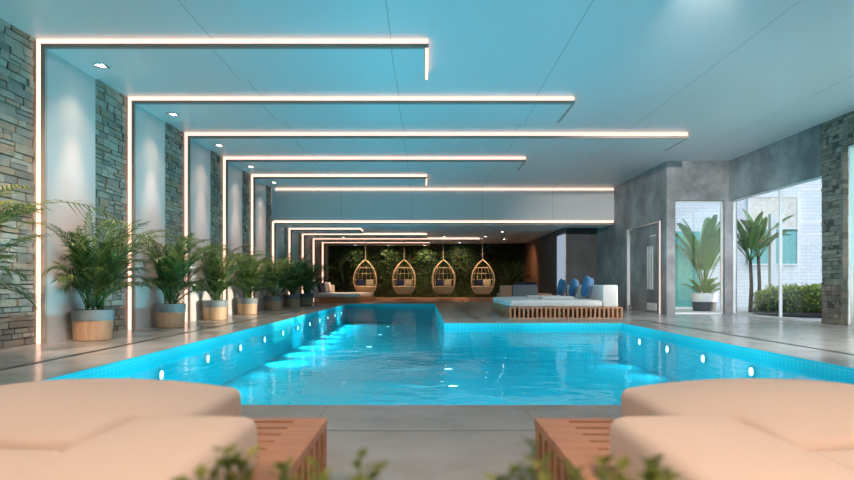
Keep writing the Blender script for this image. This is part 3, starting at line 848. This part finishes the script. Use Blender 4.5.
near_daybed(-1, 'large cream daybed on slatted teak base, in the left front corner')
near_daybed(1, 'large cream daybed on slatted teak base, in the right front corner')

def far_daybed(x0, y0, L, D, label, group, back='right', mat='palewhite', rz=0, backmat=None):
    t = thing('slatted_daybed', label, 'daybed', (x0, y0, 0), 0, group)
    slat_base(t, 0, L, 0, D, .25, M['teak'], M['teak'], .09, .08)
    bt = .33; m = .10
    if back == 'right': mx0, mx1, bx0, bx1 = .02, L-m-bt, L-m-bt+.005, L-m
    else: mx0, mx1, bx0, bx1 = m+bt, L-.02, m, m+bt-.005
    bm = rounded_box(mx0, mx1, .03, D-.03, .252, .40, .045, .03); bm_obj('mattress', bm, M[mat], t)
    bm = rounded_box(bx0, bx1, .03, D-.03, .252, .74, .03); bm_obj('backrest', bm, M[backmat or mat], t)
    return t
names = ['front', 'middle', 'rear']
for i, y in enumerate((13.65, 14.87, 16.09)):
    far_daybed(1.86, y, 2.50, 1.14, ['white daybed on slatted teak base nearest the pool, right of the egg chairs', 'middle one of the three white daybeds lined up right of the pool', 'rear one of the three white daybeds lined up right of the pool'][i], 'white daybeds right of the pool')
# blue cushions leaning on the three backrests
for i, (x, y, w) in enumerate(((3.74, 14.2, .50), (3.74, 15.5, .46), (3.74, 16.85, .46))):
    o = bm_obj('blue_cushion', pillow_bm(w, w, .17), M['blue'], None, True, (x-.02, y, .41+w/2*.96+.035))
    o.rotation_euler = Matrix.Rotation(radians(14), 3, 'Y').to_euler(); o.rotation_euler = (0, radians(14), radians(0))
    o.rotation_euler = (Matrix.Rotation(radians(12), 3, 'Y') @ Matrix.Rotation(radians((58,66,60)[i]), 3, 'Z')).to_euler()
    tag(o, 'royal blue cushion leaning on the backrest of the %s white daybed' % names[i], 'cushion', 'blue cushions on the white daybeds')
    # a smaller white cushion tucked behind two of them
for i, (x, y, L_) in enumerate(((3.05, 14.45, .75), (2.9, 15.55, .7))):
    t = thing('folded_towel', ['folded white towel lying on the front white daybed', 'folded white towel lying on the middle white daybed'][i], 'towel', (x, y, .428), 0, 'folded towels on the daybeds')
    for k in range(2):
        bm = rounded_box(-L_/2, L_/2, -.2, .2, .0+k*.022, .021+k*.022, .009); bm_obj('fold', bm, M['towel'], t)
# lounge sofa behind them
t = thing('lounge_sofa', 'slate grey low sofa with tan armrest beside the rear white daybed', 'sofa', (2.75, 22.4, 0))
bm = rounded_box(.0, 1.9, .3, 1.3, .06, .42, .04); bm_obj('seat', bm, M['tan'], t)
bm = rounded_box(.42, 1.32, .02, .29, .06, .74, .03); bm_obj('backrest', bm, M['greyfab'], t)
bm = rounded_box(-.02, .40, .02, .29, .06, .72, .03); bm_obj('armrest', bm, M['tan'], t)
mb = MB()
for (a, b) in ((.05,.08),(1.75,.4),(.05,1.2),(1.75,1.2)): mb.box(a, a+.08, b, b+.08, 0, .07)
mb.build('feet', M['darkmetal'], t)
for i, (dx, l_) in enumerate(((.75, 'left'), (1.12, 'right'))):
    o = bm_obj('dark_cushion', pillow_bm(.42, .42, .14), M['navy'], None, True, (2.75+dx, 22.4+.42, .42+.21+.005))
    o.rotation_euler = (radians(12), 0, 0)
    tag(o, '%s one of two dark cushions behind the slate grey sofa back' % l_, 'cushion', 'dark cushions on the grey sofa')
# far left daybeds
far_daybed(-4.70, 24.55, 2.05, 1.15, 'white daybed with row of cushions against the far left wall', 'daybeds in the far left corner', 'left')
far_daybed(-4.35, 25.80, 2.15, 1.2, 'daybed behind the far left one, sticking out toward the egg chairs', 'daybeds in the far left corner', 'left', 'cream', 0, 'cream')
for i, (x, y, m) in enumerate(((-4.12, 24.78, 'navy'), (-4.08, 25.04, 'greyfab'), (-4.04, 25.29, 'rose'), (-4.0, 25.52, 'palewhite'))):
    o = bm_obj('bed_cushion', pillow_bm(.42, .42, .13), M[m], None, True, (x, y, .41+.215))
    o.rotation_euler = (Matrix.Rotation(radians(-10), 3, 'Y') @ Matrix.Rotation(radians(62), 3, 'Z')).to_euler()
    tag(o, ['navy cushion, first of four leaning in a row on the far left daybed', 'slate grey cushion, second of four in the row on the far left daybed', 'mauve cushion, third of four in the row on the far left daybed', 'white cushion, last of four in the row on the far left daybed'][i], 'cushion', 'cushions on the far left daybed')

# ------------------------------------------------------------------ near shrubs in a planter before the viewer
t = thing('planter_trough', 'low trough below the picture holding the leafy shrubs', 'planter', (0, .70, 0))
mb = MB(); mb.box(-1.1, 1.1, -.14, -.12, 0, .24); mb.box(-1.1, 1.1, .12, .14, 0, .24); mb.box(-1.1, -1.08, -.12, .12, 0, .24); mb.box(1.08, 1.1, -.12, .12, 0, .24); mb.build('trough', M['potgrey'], t)
mb = MB(); mb.box(-1.08, 1.08, -.12, .12, .02, .20); mb.build('soil', M['soil'], t)
def shrub(label, x, y, stems, seed):
    rng = random.Random(seed); t = thing('leafy_shrub', label, 'plant', (x, y, .20), 0, 'leafy shrubs along the bottom of the view')
    st = MB(); lf = MB()
    for (dx, h) in stems:
        dy = rng.uniform(-.05, .05); tx = dx + rng.uniform(-.025, .025)
        base = Vector((dx*.6, dy*.5, 0)); top = Vector((tx, dy, h))
        st.tube([base, base.lerp(top, .5)+Vector((.01,0,.01)), top], [.004, .003, .0015], 5)
        nl = int(h/.009)
        for k in range(nl):
            u = .35 + .65*k/nl; p = base.lerp(top, u); az = k*2.4 + rng.uniform(-.4, .4); ln = rng.uniform(.021, .036)*(1.15-.4*u)
            d = Vector((cos(az), sin(az), rng.uniform(.2, .9))).normalized(); sd = d.cross(Vector((0,0,1))).normalized()*ln*.34
            up = sd.cross(d).normalized()*ln*.12
            lf.add([p, p+d*ln*.5+sd+up, p+d*ln, p+d*ln*.5-sd+up], [(0,1,2), (0,2,3)])
    st.build('stems', M['stem'], t, True); lf.build('leaves', M['shrub'], t)
ZS = .70
def sx(px): return (px-425)*ZS/620
def sh(py): return .75-(py-284.5)*ZS/620 - .206
shrub('leafy shrub tuft before the left daybed cushion', sx(215), ZS, [(sx(p)-sx(215), sh(q)) for p, q in ((182,474),(192,470),(203,463),(211,466),(221,450),(228,462),(236,457),(243,468))], 61)
shrub('leafy shrub tuft before the left slatted teak base', sx(303), ZS, [(sx(p)-sx(303), sh(q)) for p, q in ((286,468),(293,458),(298,472),(325,466),(312,474))], 62)
shrub('small leafy shrub tuft over the grey deck, right of the left teak base', sx(355), ZS, [(sx(p)-sx(355), sh(q)) for p, q in ((338,468),(349,463),(358,458),(366,457))], 63)
shrub('leafy shrub tuft over the grey deck, left of the right teak base', sx(512), ZS, [(sx(p)-sx(512), sh(q)) for p, q in ((492,470),(503,466),(512,463),(522,444),(529,458),(540,468))], 64)
shrub('leafy shrub tuft before the right slatted teak base', sx(575), ZS, [(sx(p)-sx(575), sh(q)) for p, q in ((556,470),(568,466),(580,472),(603,460),(610,466))], 65)
shrub('leafy shrub tuft before the right daybed cushion', sx(655), ZS, [(sx(p)-sx(655), sh(q)) for p, q in ((630,468),(643,464),(655,462),(663,458),(672,466),(690,470))], 66)

# ------------------------------------------------------------------ underwater lamps
def point(loc, p, col, r=.05):
    L = bpy.data.lights.new('lamp', 'POINT'); L.energy = p; L.color = col; L.shadow_soft_size = r
    o = bpy.data.objects.new('lamp', L); COL.objects.link(o); o.location = loc; return o
CY = (.30, .86, 1.0)
def wall_lamp(x, y, sg, label):
    t = thing('underwater_lamp', label, 'light', (x, y, -.27), 0, 'underwater lamps in the pool walls')
    mb = MB(); mb.disc((sg*.022, 0, 0), .05, 16, 0, (sg, 0, 0)); mb.build('lens', M['lamp_lens'], t)
    mb = MB(); mb.tube([(sg*.001, 0, 0), (sg*.02, 0, 0)], .07, 16); mb.build('bezel', M['chrome'], t)
    a = bpy.data.lights.new('lamp', 'SPOT'); a.energy = 38 if y < 11.5 else 200; a.color = CY; a.spot_size = radians(130); a.spot_blend = 1; a.shadow_soft_size = .04
    o = bpy.data.objects.new('lamp', a); COL.objects.link(o); o.location = (x+sg*.06, y, -.27)
    o.rotation_euler = Vector((sg, 0, -.7)).to_track_quat('-Z', 'Y').to_euler()
cnt = ['first', 'second', 'third', 'fourth', 'fifth', 'sixth', 'seventh', 'eighth', 'ninth', 'tenth', 'eleventh', 'twelfth']
for i in range(6): wall_lamp(PR-.007, 4.75+1.26*i, -1, 'round underwater lamp in the right pool wall, %s from the viewer' % cnt[i])
for i in range(12): wall_lamp(PL+.007, 5.5+1.5*i, 1, 'round underwater lamp in the left pool wall, %s from the viewer' % cnt[i])
for i, (x, y) in enumerate(((.4, 5.0), (.4, 7.0), (.4, 8.9), (.4, 10.7), (-1.3, 14.5), (-1.3, 18), (-1.3, 21.5))):
    t = thing('pool_floor_lamp', 'round lamp in the pool floor, %s from the viewer along the middle' % cnt[i], 'light', (x, y, PFLOOR), 0, 'lamps in the pool floor')
    mb = MB(); mb.lathe([(.10,.001),(.10,.012),(.07,.016)], 20); mb.build('bezel', M['chrome'], t)
    mb = MB(); mb.disc((0,0,.012), .07, 16); mb.build('lens', M['lamp_lens'], t)
    o = spot((x, y, PFLOOR+.04), (x, y, 5), 85 if i < 4 else 40, (.45, .86, 1.0), 172, .3, .05)
    spot((x, y, PFLOOR+.05), (x-5, y+.3, PFLOOR+1.9), 330 if i < 4 else 220, (.42, .92, 1.0), 62, .8, .03)  # extra spot added to throw cyan light on the left wall
    if i in (1, 3): spot((x, y, PFLOOR+.05), (x+6, y+1.5, PFLOOR+2.4), 300, (.42, .92, 1.0), 60, .8, .03)  # extra spot added to throw cyan light on the right pillar

# ------------------------------------------------------------------ fill lamps added behind and above the viewer and in the lounge; living wall lamps
for (x, y, l_) in ((-1.9, .4, 'over the left front daybed'), (1.9, .4, 'over the right front daybed'), (-1.6, -1.6, 'behind the viewer on the left'), (1.6, -1.6, 'behind the viewer on the right')):  # added out of view to warm the near daybeds
    downlight(x, y, HC, 'added fill downlight %s' % l_, 330, (1, .70, .52), 110)
for (x, y, tx, ty, l_, p, c_) in ((-3.3, 4.4, -3.9, 8.5, 'tilted toward the left deck', 1100, (1, .70, .50)), (5.6, 3.8, 5.8, 9.5, 'tilted toward the right deck', 2200, (1, .90, .82)), (2.6, 5.2, 6.1, 17.0, 'tilted toward the concrete wall', 3400, (1, .93, .88)), (0, 1.6, 0, 2.8, 'over the end of the pool', 460, (1, .78, .68))):  # unseen fill added to brighten decks and concrete wall
    downlight(x, y, HC if y < 3 or x > 3 else HC, 'added fill downlight %s' % l_, p, c_, 38 if p > 3000 else 75, (tx, ty, 2.0 if p > 3000 else 0), 'added fill downlights', 0, 1)
for (x, y, tx, ty, l_, p, a_) in ((2.2, 4.4, -1.9, 8.4, 'tilted into the pool from the right', 980, 80), (-1.3, 4.4, 2.6, 8.4, 'tilted into the pool from the left', 980, 80), (.6, 5.2, -1.8, 17.5, 'tilted toward the narrow end of the pool', 6500, 26)):  # unseen spots added to brighten the pool floor evenly
    downlight(x, y, HC, 'added fill downlight %s' % l_, p, (.9, .98, 1), a_, (tx, ty, PFLOOR), 'added fill downlights', 0, 1)
for i, x in enumerate((-2.65, -.93, .82, 2.56)):  # lamps added to brighten the egg chairs
    downlight(x, 26.3, LC, 'added fill downlight in front of the %s egg chair' % who[i], 210, (1, .70, .45), 70, (x, 28.2, .8), 'added fill downlights before the egg chairs', 0, 1)
for (x, y, z, tx, ty, l_, p) in ((-3.3, 25.2, LB, -3.4, 25.6, 'over the far left daybeds', 320), (3.6, 28.0, LC, 5.0, 29.0, 'tilted toward the wood panelled wall', 160), (3.0, 24.0, LC, 2.9, 24.5, 'over the slate grey sofa', 90)):  # lamps added to lift the dim lounge corners
    downlight(x, y, z, 'small recessed downlight %s' % l_, p, (1, .66, .42), 100, (tx, ty, .8), 'added fill downlights', 0, 1)
for (x, l_, p) in ((-3.4, 'left', 50), (-1.8, 'between the first two chairs', 95), (0, 'middle', 125), (1.7, 'between the last two chairs', 90)):
    downlight(x, 30.3 if x < .3 else 30.2, LB if x < .3 else LC, 'small downlight grazing the living wall, %s' % l_, p, (1, .88, .6), 120, (x, 31.0, 1.0), 'downlights over the living wall', 0, 1)

# ------------------------------------------------------------------ daylight
W = bpy.data.worlds.new('sky'); S.world = W; W.use_nodes = True; nt = W.node_tree; nt.nodes.clear()
sky = nt.nodes.new('ShaderNodeTexSky'); sky.sky_type = 'NISHITA'; sky.sun_elevation = radians(58); sky.sun_rotation = radians(150); sky.sun_disc = False; sky.altitude = 100
bg = nt.nodes.new('ShaderNodeBackground'); bg.inputs[1].default_value = .40
wo = nt.nodes.new('ShaderNodeOutputWorld'); nt.links.new(sky.outputs[0], bg.inputs[0]); nt.links.new(bg.outputs[0], wo.inputs[0])

L = bpy.data.lights.new('sun', 'SUN'); L.energy = 8; L.color = (1, .84, .66); L.angle = radians(1.2)
o = bpy.data.objects.new('sun', L); COL.objects.link(o); o.location = (30, 8, 8)
o.rotation_euler = Vector((-1, .02, -.125)).to_track_quat('-Z', 'Y').to_euler()

# ------------------------------------------------------------------ camera
cd = bpy.data.cameras.new('camera'); cam = bpy.data.objects.new('camera', cd); COL.objects.link(cam)
cam.location = (0, 0, .75); cam.rotation_euler = (radians(90), 0, 0)
cd.sensor_width = 36; cd.lens = 36*620/854; cd.shift_y = 44.5/854; cd.shift_x = 2/854
cd.dof.use_dof = True; cd.dof.focus_distance = 13; cd.dof.aperture_fstop = 2.6
cd.clip_start = .02; S.camera = cam

S.view_settings.view_transform = 'Standard'; S.view_settings.look = 'None'; S.view_settings.exposure = 0; S.view_settings.gamma = 1
S.view_settings.use_curve_mapping = False
c = S.cycles
c.use_denoising = True; c.max_bounces = 10; c.diffuse_bounces = 4; c.glossy_bounces = 4; c.transparent_max_bounces = 16
c.caustics_reflective = False; c.caustics_refractive = False; c.sample_clamp_indirect = 6; c.use_light_tree = True
